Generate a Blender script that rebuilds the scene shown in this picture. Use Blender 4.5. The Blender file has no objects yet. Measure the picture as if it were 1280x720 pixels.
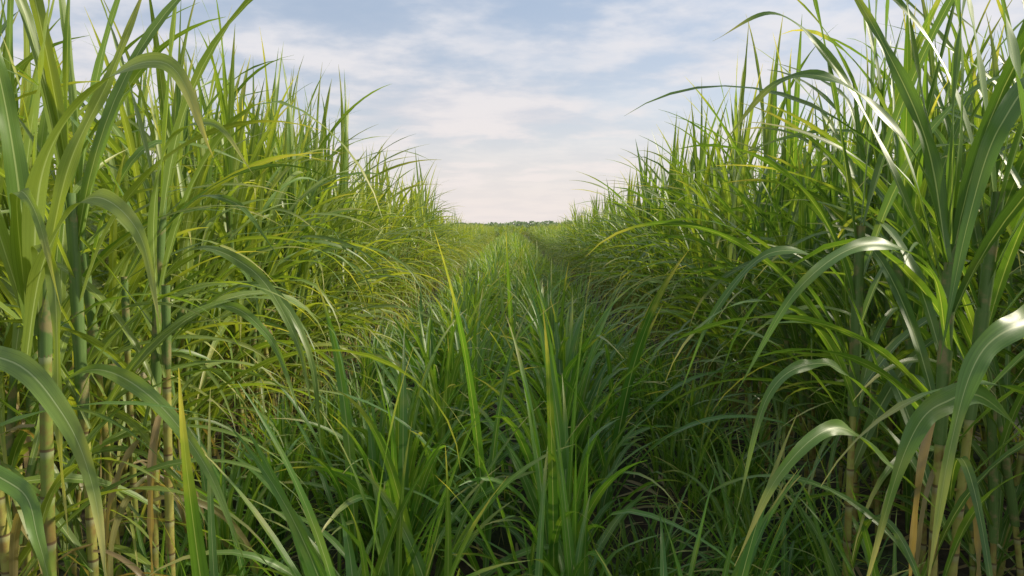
import bpy, math, random
import numpy as np
from mathutils import Vector, Matrix

rng = random.Random(11)
scene = bpy.context.scene
scene.view_settings.view_transform = 'Standard'
scene.view_settings.look = 'None'
scene.view_settings.exposure = 0
R = rng.uniform
PI = math.pi

# ------------------------------------------------------------------ materials
def nodes_of(name):
    m = bpy.data.materials.new(name); m.use_nodes = True
    nt = m.node_tree; nt.nodes.clear()
    return m, nt, nt.nodes, nt.links

class NB:
    def __init__(s, nt): s.nt = nt; s.n = nt.nodes; s.l = nt.links
    def val(s, sock, v):
        if isinstance(v, bpy.types.NodeSocket): s.l.new(v, sock)
        else: sock.default_value = v
    def math(s, op, a, b=0.0, clamp=False, c=None):
        n = s.n.new('ShaderNodeMath'); n.operation = op; n.use_clamp = clamp
        s.val(n.inputs[0], a); s.val(n.inputs[1], b)
        if c is not None: s.val(n.inputs[2], c)
        return n.outputs[0]
    def mix(s, f, a, b, mode='MIX'):
        n = s.n.new('ShaderNodeMix'); n.data_type = 'RGBA'; n.blend_type = mode
        s.val(n.inputs[0], f); s.val(n.inputs[6], a); s.val(n.inputs[7], b)
        return n.outputs[2]
    def mapr(s, v, a, b, c=0.0, d=1.0, smooth=True):
        n = s.n.new('ShaderNodeMapRange')
        if smooth: n.interpolation_type = 'SMOOTHSTEP'
        s.val(n.inputs[0], v); n.inputs[1].default_value = a; n.inputs[2].default_value = b
        n.inputs[3].default_value = c; n.inputs[4].default_value = d
        return n.outputs[0]
    def noise(s, vec, scale, detail=3, rough=0.5):
        n = s.n.new('ShaderNodeTexNoise'); s.val(n.inputs['Vector'], vec)
        n.inputs['Scale'].default_value = scale; n.inputs['Detail'].default_value = detail
        n.inputs['Roughness'].default_value = rough
        return n.outputs['Fac']
    def comb(s, x, y, z):
        n = s.n.new('ShaderNodeCombineXYZ'); s.val(n.inputs[0], x); s.val(n.inputs[1], y); s.val(n.inputs[2], z)
        return n.outputs[0]

def leaf_material(name, ga, gb, gc, trans=0.36, rough=0.42, fine=True):
    m, nt, n, l = nodes_of(name); b = NB(nt)
    uvn = n.new('ShaderNodeUVMap'); uvn.uv_map = 'UVMap'
    sp = n.new('ShaderNodeSeparateXYZ'); l.new(uvn.outputs[0], sp.inputs[0])
    u, v = sp.outputs[0], sp.outputs[1]
    at = n.new('ShaderNodeAttribute'); at.attribute_name = 'rnd'
    sc = n.new('ShaderNodeSeparateColor'); l.new(at.outputs['Color'], sc.inputs[0])
    r, dry, hue = sc.outputs[0], sc.outputs[1], sc.outputs[2]
    oi = n.new('ShaderNodeObjectInfo')
    osep = n.new('ShaderNodeSeparateColor'); l.new(oi.outputs['Color'], osep.inputs[0])
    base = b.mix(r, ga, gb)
    base = b.mix(b.math('MULTIPLY', osep.outputs[0], b.math('ADD', b.math('MULTIPLY', hue, 0.8), 0.2)), base, gc)  # object tint: warm sunlight and distance haze painted into the leaf colour
    vein = r
    if fine:
        vein = b.noise(b.comb(b.math('MULTIPLY', u, 34.0), b.math('MULTIPLY', v, 1.2), b.math('MULTIPLY', r, 37.0)), 1.0, 1)
        base = b.mix(1.0, base, b.mix(vein, (0.60,0.64,0.52,1), (1.40,1.35,1.45,1)), 'MULTIPLY')
        geo = n.new('ShaderNodeNewGeometry')
        bl = b.noise(geo.outputs['Position'], 6.0, 2, 0.6)
        base = b.mix(b.mapr(bl, 0.5, 0.75, 0, 0.4), base, (0.24,0.29,0.04,1))
        tipn = b.math('ADD', v, b.math('MULTIPLY', b.math('SUBTRACT', bl, 0.5), 0.5))
    else:
        tipn = v
    d = b.math('ABSOLUTE', b.math('SUBTRACT', u, 0.5))
    tip = b.math('MULTIPLY', b.mapr(tipn, 0.72, 1.0), b.mapr(hue, 0.25, 0.75))
    base = b.mix(tip, base, (0.48,0.45,0.15,1))
    wrib = b.math('SUBTRACT', 0.065, b.math('MULTIPLY', v, 0.05))
    rib = b.math('SUBTRACT', 1.0, b.math('DIVIDE', d, wrib), clamp=True)
    rib = b.mapr(rib, 0.0, 0.45)
    base = b.mix(b.math('MULTIPLY', rib, 0.75), base, (0.42,0.50,0.23,1))
    base = b.mix(dry, base, b.mix(vein, (0.18,0.12,0.055,1), (0.40,0.31,0.17,1)))
    o = n.new('ShaderNodeOutputMaterial')
    t = n.new('ShaderNodeBsdfTranslucent')
    tc = b.mix(1.0, base, (2.3,2.15,0.6,1), 'MULTIPLY'); l.new(tc, t.inputs['Color'])
    ms = n.new('ShaderNodeMixShader'); ms.inputs[0].default_value = trans
    p = n.new('ShaderNodeBsdfPrincipled'); l.new(base, p.inputs['Base Color'])
    p.inputs['Roughness'].default_value = rough
    p.inputs['Specular IOR Level'].default_value = 0.5
    l.new(p.outputs[0], ms.inputs[1]); l.new(t.outputs[0], ms.inputs[2])
    l.new(ms.outputs[0], o.inputs[0])
    return m

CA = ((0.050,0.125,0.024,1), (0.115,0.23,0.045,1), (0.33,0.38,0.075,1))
CY = ((0.050,0.145,0.024,1), (0.12,0.27,0.045,1), (0.28,0.37,0.075,1))
LEAF = leaf_material('cane_leaf', *CA); LEAFL = leaf_material('cane_leaf_plain', *CA, fine=False, trans=0.30)
YOUNG = leaf_material('young_cane_leaf', *CY); YOUNGL = leaf_material('young_cane_leaf_plain', *CY, fine=False, trans=0.30)

def stalk_material():
    m, nt, n, l = nodes_of('cane_stalk'); b = NB(nt)
    uvn = n.new('ShaderNodeUVMap'); uvn.uv_map = 'UVMap'
    sp = n.new('ShaderNodeSeparateXYZ'); l.new(uvn.outputs[0], sp.inputs[0])
    u, v = sp.outputs[0], sp.outputs[1]
    at = n.new('ShaderNodeAttribute'); at.attribute_name = 'rnd'
    sc = n.new('ShaderNodeSeparateColor'); l.new(at.outputs['Color'], sc.inputs[0])
    fr = b.math('FRACT', v)
    dd = b.math('ABSOLUTE', b.math('SUBTRACT', fr, 0.5))
    geo = n.new('ShaderNodeNewGeometry')
    nz = b.noise(geo.outputs['Position'], 18.0, 3, 0.6)
    st = b.noise(b.comb(b.math('MULTIPLY', u, 26.0), b.math('MULTIPLY', v, 0.8), 0.0), 1.0, 2)
    base = b.mix(sc.outputs[0], (0.20,0.27,0.05,1), (0.42,0.38,0.10,1))
    base = b.mix(b.mapr(nz, 0.42, 0.68, 0, 0.7), base, (0.24,0.13,0.05,1))
    wax = b.mapr(fr, 0.78, 0.92, 0, 0.4)
    base = b.mix(wax, base, (0.38,0.40,0.27,1))
    ring = b.mapr(dd, 0.46, 0.48, 0, 0.85)
    base = b.mix(ring, base, (0.12,0.07,0.035,1))
    sh = b.mix(st, (0.07,0.14,0.03,1), (0.17,0.26,0.07,1))
    sh = b.mix(b.mapr(nz, 0.50, 0.66, 0, 0.8), sh, (0.30,0.24,0.11,1))
    base = b.mix(sc.outputs[1], base, sh)
    p = n.new('ShaderNodeBsdfPrincipled'); l.new(base, p.inputs['Base Color'])
    p.inputs['Roughness'].default_value = 0.5; p.inputs['Specular IOR Level'].default_value = 0.35
    o = n.new('ShaderNodeOutputMaterial'); l.new(p.outputs[0], o.inputs[0])
    return m
STALK = stalk_material()

# ------------------------------------------------------------------ mesh builder
class MB:
    def __init__(s): s.v=[]; s.f=[]; s.uv=[]; s.c=[]; s.m=[]; s.n=0
    def grid(s, P, UV, col, mat):
        a, b = P.shape[:2]
        idx = np.arange(a*b).reshape(a, b) + s.n
        q = np.stack([idx[:-1,:-1], idx[:-1,1:], idx[1:,1:], idx[1:,:-1]], -1).reshape(-1,4)
        s.v.append(P.reshape(-1,3)); s.uv.append(UV.reshape(-1,2)); s.f.append(q)
        s.c.append(np.tile(np.array(col, float), (a*b,1))); s.m.append(np.full(len(q), mat)); s.n += a*b
    def mesh(s, name, mats):
        V = np.concatenate(s.v); F = np.concatenate(s.f); UV = np.concatenate(s.uv); C = np.concatenate(s.c); M = np.concatenate(s.m)
        me = bpy.data.meshes.new(name)
        me.vertices.add(len(V)); me.vertices.foreach_set('co', V.ravel())
        me.loops.add(F.size); me.loops.foreach_set('vertex_index', F.ravel().astype(np.int32))
        me.polygons.add(len(F)); me.polygons.foreach_set('loop_start', np.arange(0, F.size, 4, dtype=np.int32))
        me.polygons.foreach_set('loop_total', np.full(len(F), 4, dtype=np.int32))
        for m in mats: me.materials.append(m)
        me.polygons.foreach_set('material_index', M.astype(np.int32))
        me.polygons.foreach_set('use_smooth', np.ones(len(F), dtype=bool))
        uvl = me.uv_layers.new(name='UVMap'); uvl.data.foreach_set('uv', UV[F.ravel()].ravel())
        ca = me.color_attributes.new('rnd', 'FLOAT_COLOR', 'POINT')
        ca.data.foreach_set('color', np.concatenate([C, np.ones((len(C),1))], 1).ravel())
        me.update(); me.validate()
        return me

def nrm(a): return a / np.maximum(np.linalg.norm(a, axis=-1, keepdims=True), 1e-9)

def blade(mb, P, side0, width, col, strips=4, fold=0.25, roll0=0.0, roll1=0.0, ripple=0.0, mat=0, base_w=0.45):
    k = len(P); t = np.linspace(0, 1, k)
    T = nrm(np.gradient(P, axis=0))
    S = side0 - T * np.sum(T*side0, -1, keepdims=True); S = nrm(S)
    N = np.cross(T, S)
    ang = roll0 + (roll1-roll0)*t
    S2 = S*np.cos(ang)[:,None] + N*np.sin(ang)[:,None]
    N2 = np.cross(T, S2)
    w = width*0.5*np.minimum(1, base_w + (1-base_w)*t/0.22)*np.clip(1-t**2.1, 0, 1)**1.0
    w = np.maximum(w, 0.0006)
    us = np.linspace(-1, 1, strips+1)
    ph = R(0, 6.28)
    fo = fold*(1-0.45*t)
    out = P[:,None,:] + S2[:,None,:]*(w[:,None]*us[None,:])[:,:,None] + N2[:,None,:]*((w*fo)[:,None]*np.abs(us)[None,:])[:,:,None]
    if ripple > 0:
        rp = np.sin(t*R(18,30)+ph)*ripple*np.sin(PI*t)
        out += N2[:,None,:]*(rp[:,None]*(us*np.abs(us))[None,:])[:,:,None]
    UV = np.stack([np.tile((us+1)/2, (k,1)), np.tile(t[:,None], (1,strips+1))], -1)
    mb.grid(out, UV, col, mat)

def leaf(mb, base, az, el0, length, width, bend, segs=14, strips=4, pw=1.5, sway=0.0, roll0=0.0, roll1=0.0, ripple=0.004, dry=0.0, kink=None, fold=0.28):
    t = np.linspace(0, 1, segs+1)
    el = el0 - bend*t**pw
    if kink: el = el - kink[1]*(1/(1+np.exp(-(t-kink[0])*40)))
    el = np.maximum(el, -1.5)
    a = az + sway*t
    T = np.stack([np.cos(el)*np.cos(a), np.cos(el)*np.sin(a), np.sin(el)], -1)
    st = (T[1:]+T[:-1])*0.5*(length/segs)
    P = np.vstack([[0,0,0], np.cumsum(st, 0)]) + np.array(base)
    side = np.array([-math.sin(az), math.cos(az), 0.0])
    blade(mb, P, side, width, (R(0,1), dry, R(0,1)), strips, fold, roll0, roll1, ripple)

def spline(ctrl, k):
    c = np.array(ctrl, float); c = np.vstack([2*c[0]-c[1], c, 2*c[-1]-c[-2]])
    n = len(c)-3; out=[]
    for s in np.linspace(0, n, k):
        i = min(int(s), n-1); x = s-i
        p0,p1,p2,p3 = c[i:i+4]
        out.append(0.5*((2*p1)+(-p0+p2)*x+(2*p0-5*p1+4*p2-p3)*x*x+(-p0+3*p1-3*p2+p3)*x**3))
    return np.array(out)

def shaped_leaf(mb, ctrl, width, roll0=0.0, roll1=0.0, dry=0.0, hue=None, ripple=0.006, fold=0.22, base_w=0.5):
    P = spline(ctrl, 44)
    ch = P[-1]-P[0]; side = np.array([-ch[1], ch[0], 0.0]); side /= max(np.linalg.norm(side), 1e-6)
    blade(mb, P, side, width, (R(0.2,1), dry, R(0,1) if hue is None else hue), 6, fold, roll0, roll1, ripple, base_w=base_w)

def stalk(mb, base, lean, az, h, rad, sides=8, hd=True):
    inter = R(0.11, 0.16)
    k = int(h/inter*(6 if hd else 1))+2
    t = np.linspace(0, 1, k); z = t*h
    off = lean*t**1.6
    C = np.stack([base[0]+np.cos(az)*off, base[1]+np.sin(az)*off, base[2]+z], -1)
    ph = (z/inter) % 1
    r = rad*(1-0.25*t)
    if hd: r = r*(1+0.10*np.exp(-(np.minimum(ph,1-ph)/0.09)**2))
    th = np.linspace(0, 2*PI, sides+1)
    ring = np.stack([np.cos(th), np.sin(th), 0*th], -1)
    P = C[:,None,:] + ring[None]*r[:,None,None]
    UV = np.stack([np.tile(th/(2*PI), (k,1)), np.tile((z/inter)[:,None], (1,sides+1))], -1)
    mb.grid(P, UV, (R(0,1), 0, R(0,1)), 1)
    return C

def sheath(mb, C, z0i, z1i, rad):
    th = np.linspace(0, 2*PI, 9)
    ring = np.stack([np.cos(th), np.sin(th), 0*th], -1)
    nseg = max(2, (z1i-z0i)//5)
    for j in range(nseg):
        a = z0i + (z1i-z0i)*j/nseg; b2 = min(z1i, a + (z1i-z0i)/nseg*1.5)
        P0 = C[int(a)]; P1 = C[int(b2)]
        t = np.linspace(0,1,4)
        cc = P0+(P1-P0)*t[:,None]
        rr = rad*(0.94+0.20*t)*(1-0.22*j/nseg)
        P = cc[:,None,:]+ring[None]*rr[:,None,None]
        UV = np.stack([np.tile(th/(2*PI), (4,1)), np.tile((t*0.3+0.3)[:,None], (1,9))], -1)
        mb.grid(P, UV, (R(0,1), 1.0, R(0,1)), 1)

def cane_shoot(mb, bx, by, h, hd, wmul=1.0, low=0.5, az=None, lean=None, rad=None, dead=3):
    az = R(0, 2*PI) if az is None else az; lean = R(0.03, 0.35) if lean is None else lean
    segs, strips = (16, 4) if hd else (7, 2)
    C = stalk(mb, (bx,by,0), lean, az, h, rad or R(0.012,0.017), 10 if hd else 4, hd)
    n = len(C)
    if hd: sheath(mb, C, int(n*max(0.5,low+0.12)), n-1, 0.018)
    plane = R(0, 2*PI)
    nl = (rng.randint(9, 12) + (3 if low < 0.4 else 0)) if hd else 10
    for i in range(nl):
        q = i/(nl-1)
        zi = min(n-1, int((low+(1-low)*q**0.8)*n))
        a = plane + (PI if i%2 else 0) + R(-0.55,0.55)
        el = math.radians(54+33*q+R(-7,7))
        L = R(1.0,1.5)*(1.0 if q<0.8 else 0.9)
        bend = (2.5-1.85*q)*R(0.65,1.25)
        if q>0.75: bend = R(0.05,0.6)
        kk = (R(0.4,0.75), R(0.5,1.1)) if R(0,1)<0.16 and q<0.9 else None
        leaf(mb, C[zi], a, el, L, R(0.030,0.058)*wmul, bend, segs, strips, R(1.2,2.0), R(-0.5,0.5), R(-0.4,0.4), R(-1.3,1.3), 0.004 if hd else 0, 0.0, kk)
    for i in range(rng.randint(0,dead) if hd else 1):
        zi = int(R(0.22,0.6)*n)
        leaf(mb, C[zi], R(0,2*PI), R(0.1,0.8), R(0.5,0.95), R(0.012,0.025), R(2.0,2.8), segs, 2, R(0.4,0.8), R(-0.8,0.8), R(-1,1), R(-3,3), 0.004, R(0.6,1.0))

def tiller(mb, bx, by, h, hd, n=5):
    segs, strips = (14, 4) if hd else (6, 2)
    a0 = R(0,2*PI)
    for i in range(n):
        a = a0+i*PI+R(-0.7,0.7)
        leaf(mb, (bx,by,h*R(0.1,0.5)), a, math.radians(R(58,84)), h*R(0.85,1.2), R(0.024,0.042), R(0.7,2.4), segs, strips, R(1.2,2.2), R(-0.5,0.5), R(-0.5,0.5), R(-1.3,1.3), 0.002 if hd else 0)

def stool_into(mb, ox, oy, hd, low=0.5, dead=3):
    for i in range(rng.randint(4,6) if hd else 4):
        a = R(0,2*PI); r = R(0.03,0.26)
        cane_shoot(mb, ox+r*math.cos(a), oy+r*math.sin(a), R(1.3,1.95), hd, 1.0 if hd else 1.15, low if i%2 else 0.5, dead=dead)
    for i in range(rng.randint(3,6) if hd else 3):
        a = R(0,2*PI); r = R(0.05,0.32)
        tiller(mb, ox+r*math.cos(a), oy+r*math.sin(a), R(0.6,1.4), hd)

def stool_mesh(name, hd, low=0.5, dead=3):
    mb = MB(); stool_into(mb, 0, 0, hd, low, dead)
    return mb.mesh(name, [LEAF if hd else LEAFL, STALK])

def edge_into(mb, oy, hd):
    segs, strips = (18, 4) if hd else (8, 2)
    for s in range(3 if hd else 2):
        by = oy+R(-0.3,0.3); h = R(1.1,1.6)
        C = stalk(mb, (R(-.1,.1),by,0), R(0.05,0.3), R(-0.6,0.6), h, R(0.011,0.015), 8 if hd else 4, hd)
        n = len(C)
        if hd: sheath(mb, C, int(n*.45), n-1, 0.017)
        for i in range(9):
            q = i/8
            zi = min(n-1, int((0.3+0.7*q)*n))
            a = rng.gauss(0, 0.75)
            leaf(mb, C[zi], a, math.radians(50+30*q+R(-8,8)), R(1.05,1.6), R(0.028,0.050), (2.6-1.3*q)*R(0.75,1.15), segs, strips, R(1.1,1.8), R(-0.5,0.5), R(-0.4,0.4), R(-1.2,1.2), 0.003 if hd else 0, 0.0)

def edge_mesh(name):
    mb = MB(); edge_into(mb, 0, True)
    return mb.mesh(name, [LEAF, STALK])

def tuft_into(mb, ox, oy, hd, sc=1.0):
    segs, strips = (14, 4) if hd else (6, 2)
    for s in range(rng.randint(7,9) if hd else 7):
        a = R(0,2*PI); r = abs(rng.gauss(0,0.12)); bx, by = r*math.cos(a), r*math.sin(a)
        a0 = R(0,2*PI); out = math.atan2(by,bx)
        hh = R(0.7,1.2)*sc
        for i in range(rng.randint(5,6)):
            q = i/5.5
            az = a0+i*PI+R(-0.6,0.6) if R(0,1)<0.6 else out+R(-0.7,0.7)
            leaf(mb, (ox+bx,oy+by,(0.04+0.30*q)*sc), az, math.radians(60+26*q+R(-6,4)), hh*R(0.75,1.08), R(0.026,0.050), (2.15-1.75*q)*R(0.5,1.25), segs, strips, R(1.3,2.3), R(-0.4,0.4), R(-0.4,0.4), R(-1.2,1.2), 0.002 if hd else 0, 0.0, (R(0.5,0.8), R(0.5,1.2)) if R(0,1)<0.08 else None)
    for i in range(4 if hd else 2):
        leaf(mb, (ox+R(-.1,.1),oy+R(-.1,.1),0.05), R(0,6.28), R(0.2,0.9), R(0.3,0.6), R(0.01,0.02), R(1.4,2.4), segs, 2, 0.8, R(-.8,.8), 0, R(-2,2), 0.002, R(0.6,1))

def tuft_mesh(name, hd):
    mb = MB(); tuft_into(mb, 0, 0, hd)
    return mb.mesh(name, [YOUNG if hd else YOUNGL, STALK])

SEG = 3.0
def row_segment(name):
    mb = MB(); y = R(0,0.2)
    while y < SEG:
        stool_into(mb, R(-.13,.13), y, False, 0.35); y += R(0.5,0.8)
    return mb.mesh(name, [LEAFL, STALK])
def edge_segment(name):
    mb = MB(); y = R(0,0.2)
    while y < SEG:
        edge_into(mb, y, False); y += R(0.5,0.8)
    return mb.mesh(name, [LEAFL, STALK])
def tuft_segment(name):
    mb = MB(); y = R(0,0.2)
    while y < SEG:
        tuft_into(mb, R(-.2,.2), y, False, R(0.7,1.12)); y += R(0.36,0.6)
    return mb.mesh(name, [YOUNGL, STALK])

def empty(name):
    o = bpy.data.objects.new(name, None); scene.collection.objects.link(o); return o
def inst(name, me, loc, rz, sc, parent, tint=0.0, tilt=(0,0)):
    o = bpy.data.objects.new(name, me); scene.collection.objects.link(o)
    o.location = loc; o.rotation_euler = (tilt[0], tilt[1], rz); o.scale = sc
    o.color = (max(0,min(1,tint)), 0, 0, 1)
    if parent: o.parent = parent
    return o

stoolsHL = [stool_mesh('cane_stool_open_%d'%i, True, 0.35) for i in range(6)]
stoolsHR = [stool_mesh('cane_stool_leafy_%d'%i, True, 0.22, 1) for i in range(6)]
edgeH = [edge_mesh('cane_edge_detail_%d'%i) for i in range(6)]
tuftsH = [tuft_mesh('young_tuft_detail_%d'%i, True) for i in range(7)]
tuftsL = [tuft_mesh('young_tuft_%d'%i, False) for i in range(5)]
rowS = [row_segment('cane_row_segment_%d'%i) for i in range(6)]
edgeS = [edge_segment('cane_edge_segment_%d'%i) for i in range(5)]
tuftS = [tuft_segment('young_row_segment_%d'%i) for i in range(6)]

# ------------------------------------------------------------------ sugarcane field (tall rows each side)
field = empty('sugarcane_field')
def hfall(y):
    if y < 8: return 1.0
    return max(0.57, 1.0 - (y-8)/22*0.43)
def put_segment(meshes, x, y, s, parent, tint, face=None):
    flip = (rng.random() < 0.5) if face is None else face > 0
    if flip: inst('row_segment', rng.choice(meshes), (x, y+SEG, 0), PI, (s, 1.0, s), parent, tint)
    else:    inst('row_segment', rng.choice(meshes), (x, y, 0), 0, (s, 1.0, s), parent, tint)
for side in (-1, 1):
    def tint_at(y): return (0.60 if side < 0 else 0.15) + R(-0.2,0.3) + min(0.45, y*0.02)  # left rows yellower as painted warm sunlight; far rows lighter as painted haze
    for k in range(5):
        x0 = side*(2.05 + 0.95*k)
        y = (2.7 if k == 0 else 1.3) + R(0,0.3)
        ynear = 7.5 if k < 2 else 0
        while y < ynear:
            me = rng.choice(stoolsHL if side < 0 else stoolsHR)
            s = R(0.92,1.15)*(1.0+0.02*k)
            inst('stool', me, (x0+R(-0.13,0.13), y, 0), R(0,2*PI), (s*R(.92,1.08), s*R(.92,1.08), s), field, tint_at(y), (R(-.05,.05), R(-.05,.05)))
            y += R(0.50,0.74)
        while y < 75:
            s = hfall(y+1)*R(0.94,1.12)*(1.0+0.02*k)
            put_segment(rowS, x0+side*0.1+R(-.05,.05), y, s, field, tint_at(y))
            y += SEG*(1.0 if y < 25 else 1.1)
    y = 2.5
    while y < 8:
        s = R(0.85,1.08)
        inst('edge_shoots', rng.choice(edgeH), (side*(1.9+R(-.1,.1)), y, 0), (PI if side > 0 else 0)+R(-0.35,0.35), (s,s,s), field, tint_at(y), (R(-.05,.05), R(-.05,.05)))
        y += R(0.6,0.85)
    while y < 45:
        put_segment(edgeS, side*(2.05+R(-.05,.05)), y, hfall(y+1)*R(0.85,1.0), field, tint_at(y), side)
        y += SEG

# ------------------------------------------------------------------ young cane rows in the middle
young = empty('young_sugarcane_rows')
for (x0, hs, y0) in ((-1.2,0.72,2.3), (-0.47,1.04,1.75), (0.33,1.08,1.65), (1.13,0.72,2.0)):
    y = y0
    while y < 8:
        s = hs*R(0.78,1.12)
        inst('tuft', rng.choice(tuftsH), (x0+R(-0.12,0.12), y, 0), R(0,2*PI), (s,s,s*R(.95,1.08)), young, R(-0.1,0.4)+y*0.03, (R(-.08,.08),R(-.08,.08)))
        y += R(0.40,0.62)
    while y < 75:
        put_segment(tuftS, x0+R(-.08,.08), y, hs*R(0.82,0.96), young, R(0.1,0.4)+min(.6,y*0.03))  # tint grows with distance: aerial haze put into leaf colour
        y += SEG
for i in range(100):
    s = R(0.35,0.6)
    yy = 1.35 + 8*R(0,1)**1.3
    inst('grass_clump', rng.choice(tuftsH if yy < 4 else tuftsL), (R(-1.7,1.7), yy, 0), R(0,2*PI), (s,s,s*.95), young, R(0,0.5), (R(-.1,.1),R(-.1,.1)))

for i in range(90):
    y = R(75,170); x = R(-110,110)
    s = R(0.55,0.72)
    inst('row_segment', rng.choice(rowS), (x,y,0), R(0,2*PI), (s*4,2.2,s), field, R(0.7,1.0))  # far crop lightened by tint, haze painted into its colour

# ------------------------------------------------------------------ individual foreground plants
def plant(canes, leaves, tint, dead=3):  # tint: warm sunlight painted as yellower leaves on left plants
    e = empty('sugarcane_plant'); e.location = (canes[0][0], canes[0][1], 0)
    ox, oy = canes[0][0], canes[0][1]
    for i, (x,y,h,lean,az,rad,full) in enumerate(canes):
        mb = MB()
        if full:
            cane_shoot(mb, x-ox, y-oy, h, True, 1.0, 0.5, az, lean, rad, dead)
        else:
            C = stalk(mb, (x-ox,y-oy,0), lean, az, h, rad, 12, True)
            sheath(mb, C, int(len(C)*0.80), len(C)-1, rad*0.95)
        inst('cane_%d'%(i+1), mb.mesh('cane', [LEAF, STALK]), (0,0,0), 0, (1,1,1), e, tint)
    mb = MB()
    for lf in leaves:
        ctrl, w, r0, r1 = lf[:4]
        shaped_leaf(mb, [(p[0]-ox, p[1]-oy, p[2]) for p in ctrl], w*0.95, r0, r1, hue=lf[4] if len(lf) > 4 else None)
    for (x,y,h,lean,az,rad,full) in canes:
        for j in range(4):
            leaf(mb, (x-ox+R(-.02,.02), y-oy, R(0.5,1.2)), R(0,2*PI), math.radians(R(45,75)), R(0.8,1.25), R(0.022,0.038), R(1.6,2.5), 18, 4, R(1.1,1.8), R(-.5,.5), R(-.4,.4), R(-1.2,1.2), 0.004)
        for j in range(dead):
            leaf(mb, (x-ox, y-oy, R(0.5,1.3)), R(0,2*PI), R(0,0.6), R(0.4,0.8), R(0.015,0.03), R(1.8,2.6), 14, 4, 0.5, R(-.8,.8), R(-1,1), R(-3,3), 0.005, R(.7,1))
    inst('leaves', mb.mesh('leaves', [LEAF, STALK]), (0,0,0), 0, (1,1,1), e, tint)

plant([(-1.33,1.86,1.65,0.05,0.3,0.019,False), (-1.29,2.02,1.80,0.10,2.2,0.015,True), (-1.27,2.3,1.8,0.12,1.2,0.015,True), (-1.48,1.95,1.6,0.1,3.0,0.018,False), (-1.18,2.25,1.5,0.06,1.5,0.016,False)], [
    ([(-1.31,1.85,1.45),(-1.17,1.72,1.83),(-.967,1.62,2.015),(-.77,1.57,2.06),(-.66,1.53,1.85)], .088, .3, 1.1, 0.9),
    ([(-1.31,1.80,1.284),(-1.155,1.68,1.606),(-.975,1.58,1.762),(-.82,1.5,1.69),(-.753,1.45,1.484)], .066, .5, 1.0, 0.8),
    ([(-1.32,1.9,1.23),(-1.055,1.7,1.338),(-.836,1.55,1.306),(-.67,1.45,1.178),(-.57,1.4,.983)], .048, .4, .8),
    ([(-1.31,1.85,1.4),(-1.234,1.8,1.917),(-1.148,1.75,2.24),(-1.06,1.72,2.55)], .066, .9, 1.3),
    ([(-1.31,1.85,1.4),(-1.33,1.85,1.87),(-1.37,1.84,2.2),(-1.45,1.84,2.45)], .06, -.9, -.7),
    ([(-1.30,1.86,1.45),(-1.226,1.9,1.843),(-1.12,1.95,2.118),(-1.02,2.0,2.41)], .055, .8, 1.2),
    ([(-1.32,1.86,1.4),(-1.42,1.8,1.9),(-1.55,1.75,2.1),(-1.75,1.7,2.0)], .055, -.5, -.3),
    ([(-1.30,1.86,1.45),(-1.21,1.75,1.65),(-1.13,1.68,1.55),(-1.1,1.62,1.2),(-1.08,1.6,.95)], .04, .5, .9),
    ([(-1.32,1.86,1.35),(-1.28,1.78,1.62),(-1.22,1.7,1.78),(-1.12,1.62,1.72),(-1.05,1.58,1.5)], .05, .5, .9),
    ([(-1.18,2.27,1.3),(-1.15,2.2,1.7),(-1.05,2.12,1.95),(-.88,2.05,2.0),(-.75,2.0,1.85)], .046, .4, .9),
], 0.55)
plant([(-1.45,1.35,1.3,0.05,2.5,0.015,False)], [
    ([(-1.42,1.38,1.1),(-1.2,1.36,1.42),(-.975,1.3,1.442),(-.822,1.22,1.361),(-.747,1.18,1.234),(-.70,1.13,1.06)], .056, .5, .9),
    ([(-1.42,1.38,0.9),(-1.2,1.36,1.20),(-.975,1.3,1.19),(-.90,1.25,1.1),(-.85,1.22,.95)], .05, .5, .9),
], 0.3)
plant([(-1.62,2.7,1.8,0.1,3.0,0.015,True),(-1.50,2.62,1.5,0.08,2.0,0.014,False)], [
    ([(-1.49,2.6,1.25),(-1.152,2.4,1.60),(-.85,2.2,1.566),(-.677,2.1,1.363),(-.61,2.05,1.13)], .048, .4, .8),
    ([(-1.47,2.6,1.1),(-1.026,2.3,1.42),(-.78,2.15,1.355),(-.643,2.05,1.107)], .044, .4, .8),
    ([(-1.47,2.6,1.3),(-1.2,2.5,1.75),(-.95,2.35,1.78),(-.75,2.2,1.60)], .042, .4, .8),
], 0.55)
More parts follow.
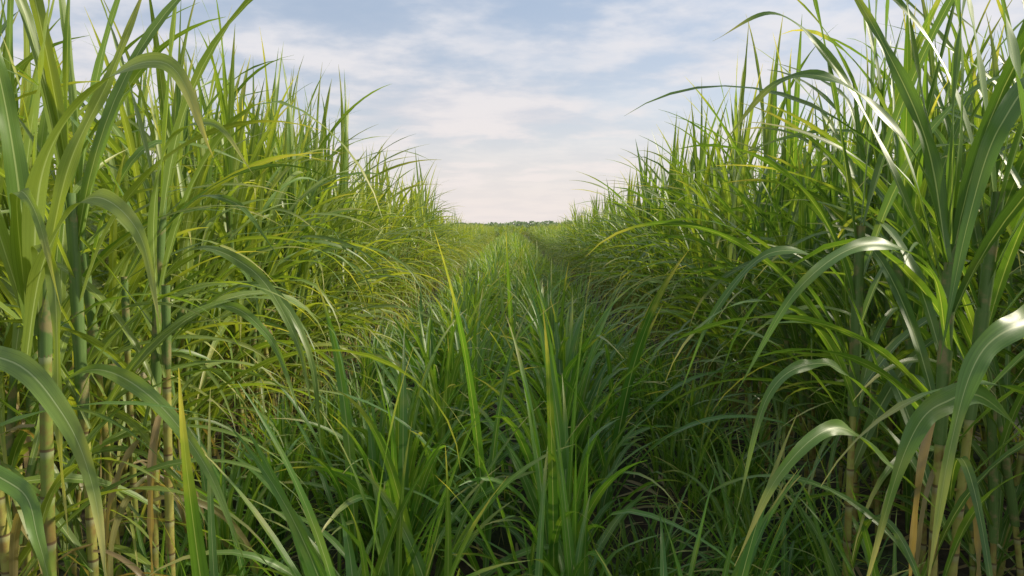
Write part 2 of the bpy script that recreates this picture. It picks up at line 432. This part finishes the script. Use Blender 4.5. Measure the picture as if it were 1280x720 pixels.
plant([(1.22,1.9,1.75,0.04,1.0,0.014,True), (1.33,2.0,1.8,0.1,0.2,0.014,True), (1.15,2.25,1.7,0.06,1.2,0.013,True)], [
    ([(1.213,1.88,1.36),(1.045,1.7,1.587),(.835,1.6,1.657),(.634,1.5,1.564),(.4845,1.45,1.34)], .048, -.5, -.9),
    ([(1.20,1.88,1.6),(1.166,1.95,1.935),(1.055,2.0,2.22),(.93,2.05,2.46)], .055, -.8, -1.2),
    ([(1.20,1.88,1.6),(1.112,1.9,1.88),(.908,1.9,2.08),(.726,1.9,2.09),(.567,1.9,1.91)], .052, -.5, -1.0),
    ([(1.22,1.9,1.65),(1.22,1.92,2.1),(1.27,1.95,2.6)], .045, -.9, -1.2),
    ([(1.20,1.85,.9),(.955,1.7,1.10),(.754,1.55,1.233),(.5865,1.45,1.161),(.4756,1.4,.975)], .050, -.5, -.9),
    ([(1.21,1.9,1.0),(.918,1.8,1.284),(.756,1.7,1.352),(.61,1.6,1.293),(.51,1.5,1.045)], .044, -.4, -.8),
    ([(1.21,2.2,1.2),(1.0,2.1,1.55),(.78,2.05,1.62),(.60,2.0,1.45),(.5,2.0,1.2)], .040, -.3, -.7),
    ([(1.20,1.88,1.5),(1.08,2.0,1.9),(.95,2.1,2.2),(.78,2.1,2.33),(.60,2.1,2.25)], .044, -.4, -.9),
], 0.1, 1)
plant([(1.27,1.42,1.8,0.05,0.4,0.015,False)], [
    ([(1.25,1.42,1.4),(.99,1.3,1.78),(.922,1.3,2.04),(.85,1.3,2.27)], .075, -.8, -1.2),
    ([(1.26,1.42,1.7),(1.08,1.4,1.98),(.95,1.35,1.895),(.864,1.3,1.705),(.794,1.25,1.448)], .052, -.5, -1.0),
    ([(1.25,1.4,1.25),(1.0,1.25,1.52),(.87,1.15,1.535),(.764,1.1,1.491),(.693,1.05,1.36),(.633,1.0,1.12)], .058, -.6, -1.1),
    ([(1.25,1.42,1.05),(.908,1.25,1.36),(.741,1.15,1.397),(.651,1.1,1.33),(.563,1.05,1.1)], .058, -.6, -1.1),
], 0.05, 1)

# ------------------------------------------------------------------ ground
def ground():
    m, nt, n, l = nodes_of('soil'); b = NB(nt)
    tc = n.new('ShaderNodeTexCoord')
    a = b.noise(tc.outputs['Object'], 0.9, 3, 0.6); c = b.noise(tc.outputs['Object'], 14, 5, 0.7)
    base = b.mix(b.mapr(c, 0.35, 0.7), (0.03,0.02,0.012,1), (0.07,0.052,0.034,1))
    base = b.mix(b.mapr(a, 0.40, 0.55, 0, 0.85), base, (0.03,0.05,0.016,1))
    p = n.new('ShaderNodeBsdfPrincipled'); l.new(base, p.inputs['Base Color']); p.inputs['Roughness'].default_value = 0.95
    bp = n.new('ShaderNodeBump'); bp.inputs['Distance'].default_value = 0.04; bp.inputs['Strength'].default_value = 0.8
    l.new(c, bp.inputs['Height']); l.new(bp.outputs[0], p.inputs['Normal'])
    o = n.new('ShaderNodeOutputMaterial'); l.new(p.outputs[0], o.inputs[0])
    xs = np.concatenate([[-900,-300,-60,-20], np.arange(-10,10.01,0.12), [20,60,300,900]])
    ys = np.concatenate([[-300,-30], np.arange(-2,22,0.25), [30,60,120,400,1500]])
    X, Y = np.meshgrid(xs, ys, indexing='ij')
    Z = -0.05+0.05*np.cos((X-0.33)*2*PI/0.8)*(np.abs(X)<10.5) + 0.012*np.sin(X*9+Y*5)*np.sin(Y*7)
    Z = np.where(np.abs(X)<10.5, Z, -0.05)
    mb = MB(); mb.grid(np.stack([X,Y,Z],-1), np.stack([X,Y],-1), (0,0,0), 0)
    me = mb.mesh('ground', [m]); me.flip_normals()
    o = bpy.data.objects.new('ground', me); scene.collection.objects.link(o)
ground()

mb = MB()
for i in range(1200):
    leaf(mb, (R(-4,4), R(1.2,10), R(0.0,0.05)), R(0,6.28), R(0,0.3), R(0.25,0.7), R(0.012,0.03), R(0.1,0.5), 5, 2, 1, R(-1,1), R(-.4,.4), R(-1,1), 0, R(0.75,1))
o = bpy.data.objects.new('leaf_litter', mb.mesh('leaf_litter', [LEAFL, STALK])); scene.collection.objects.link(o)

# ------------------------------------------------------------------ distant tree line
def treeline():
    m, nt, n, l = nodes_of('far_foliage'); b = NB(nt)
    at = n.new('ShaderNodeAttribute'); at.attribute_name = 'rnd'
    sc = n.new('ShaderNodeSeparateColor'); l.new(at.outputs['Color'], sc.inputs[0])
    base = b.mix(sc.outputs[0], (0.24,0.33,0.18,1), (0.34,0.42,0.24,1))  # pale, low-contrast greens: distance haze painted into the foliage colour
    p = n.new('ShaderNodeBsdfDiffuse'); l.new(base, p.inputs['Color'])
    t = n.new('ShaderNodeBsdfTranslucent'); l.new(base, t.inputs['Color'])
    ms = n.new('ShaderNodeMixShader'); ms.inputs[0].default_value = 0.5
    l.new(p.outputs[0], ms.inputs[1]); l.new(t.outputs[0], ms.inputs[2])
    o = n.new('ShaderNodeOutputMaterial'); l.new(ms.outputs[0], o.inputs[0])
    mb = MB()
    x = -160
    while x < 160:
        h = R(2.0,3.0)*(1.15 if 0 < x < 22 else 0.95); w = R(5,9); y = R(205,230)
        for j in range(110):
            a = R(0,6.28); q = R(0,1)**0.5; cz = h*0.45+R(-1,1)*h*0.5
            rr = w*0.5*math.sqrt(max(0.08,1-((cz-h*0.45)/(h*0.5))**2))*q
            c = np.array([x+math.cos(a)*rr, y+math.sin(a)*rr, max(0.2,cz)])
            d1 = nrm(np.array([R(-1,1),R(-1,1),R(-1,1)]))*R(.25,.6); d2 = nrm(np.cross(d1, [R(-1,1),R(-1,1),R(-1,1)]))*R(.25,.6)
            mb.grid(np.array([[c-d1,c-d2],[c+d2,c+d1]]), np.zeros((2,2,2)), (R(0,1),0,0), 0)
        x += R(0.9,1.8)
    o = bpy.data.objects.new('tree_line', mb.mesh('tree_line', [m])); scene.collection.objects.link(o)
treeline()

# ------------------------------------------------------------------ light + sky
sun_dir = Vector((0.80, 0.22, 0.50)).normalized()
el = math.asin(sun_dir.z); rot = math.atan2(sun_dir.x, sun_dir.y)
ld = bpy.data.lights.new('sun', 'SUN'); ld.energy = 5.0; ld.angle = math.radians(4); ld.color = (1.0,0.90,0.70)
lo = bpy.data.objects.new('sun', ld); scene.collection.objects.link(lo)
lo.rotation_euler = (-sun_dir).to_track_quat('-Z','Y').to_euler(); lo.location = sun_dir*50

w = bpy.data.worlds.new('World'); scene.world = w; w.use_nodes = True
nt = w.node_tree; nt.nodes.clear(); n = nt.nodes; l = nt.links; b = NB(nt)
sky = n.new('ShaderNodeTexSky'); sky.sky_type = 'NISHITA'; sky.sun_disc = False
sky.sun_elevation = el; sky.sun_rotation = rot; sky.dust_density = 1.5
tc = n.new('ShaderNodeTexCoord'); sp = n.new('ShaderNodeSeparateXYZ'); l.new(tc.outputs['Generated'], sp.inputs[0])
zz = b.math('ADD', b.math('MAXIMUM', sp.outputs[2], 0.0), 0.13)
px = b.math('DIVIDE', sp.outputs[0], zz); py = b.math('DIVIDE', sp.outputs[1], zz)
c1 = b.noise(b.comb(b.math('MULTIPLY', px, 0.85), b.math('MULTIPLY', py, 0.9), 5.7), 1.1, 6, 0.5)
c2 = b.noise(b.comb(b.math('MULTIPLY', px, 1.1), b.math('MULTIPLY', py, 1.2), 9.1), 2.4, 5, 0.55)
cm = b.math('ADD', b.math('MULTIPLY', c1, 0.6), b.math('MULTIPLY', c2, 0.4))
cloud = b.mapr(cm, 0.42, 0.60, 0.55, 0.95)
haze = b.mapr(sp.outputs[2], 0.0, 0.36, 1.0, 0.0)
K = 1/0.15
shade = b.mapr(c2, 0.36, 0.64)
cl = b.mix(shade, (0.50*K,0.59*K,0.73*K,1), (0.80*K,0.81*K,0.86*K,1))
ccol = b.mix(b.math('MULTIPLY', haze, 0.85), cl, (0.93*K,0.83*K,0.78*K,1))
fac = b.math('MAXIMUM', cloud, b.math('MULTIPLY', haze, 0.95))
col = b.mix(fac, sky.outputs[0], ccol)
bg = n.new('ShaderNodeBackground'); l.new(col, bg.inputs[0]); bg.inputs[1].default_value = 0.15
o = n.new('ShaderNodeOutputWorld'); l.new(bg.outputs[0], o.inputs[0])

# ------------------------------------------------------------------ camera
cd = bpy.data.cameras.new('camera'); cam = bpy.data.objects.new('camera', cd); scene.collection.objects.link(cam)
cam.location = (0,0,1.7); cd.lens = 24; cd.sensor_width = 36; cd.clip_end = 3000; cd.clip_start = 0.05
cam.rotation_euler = (math.radians(90-5.2), 0, 0)
scene.camera = cam
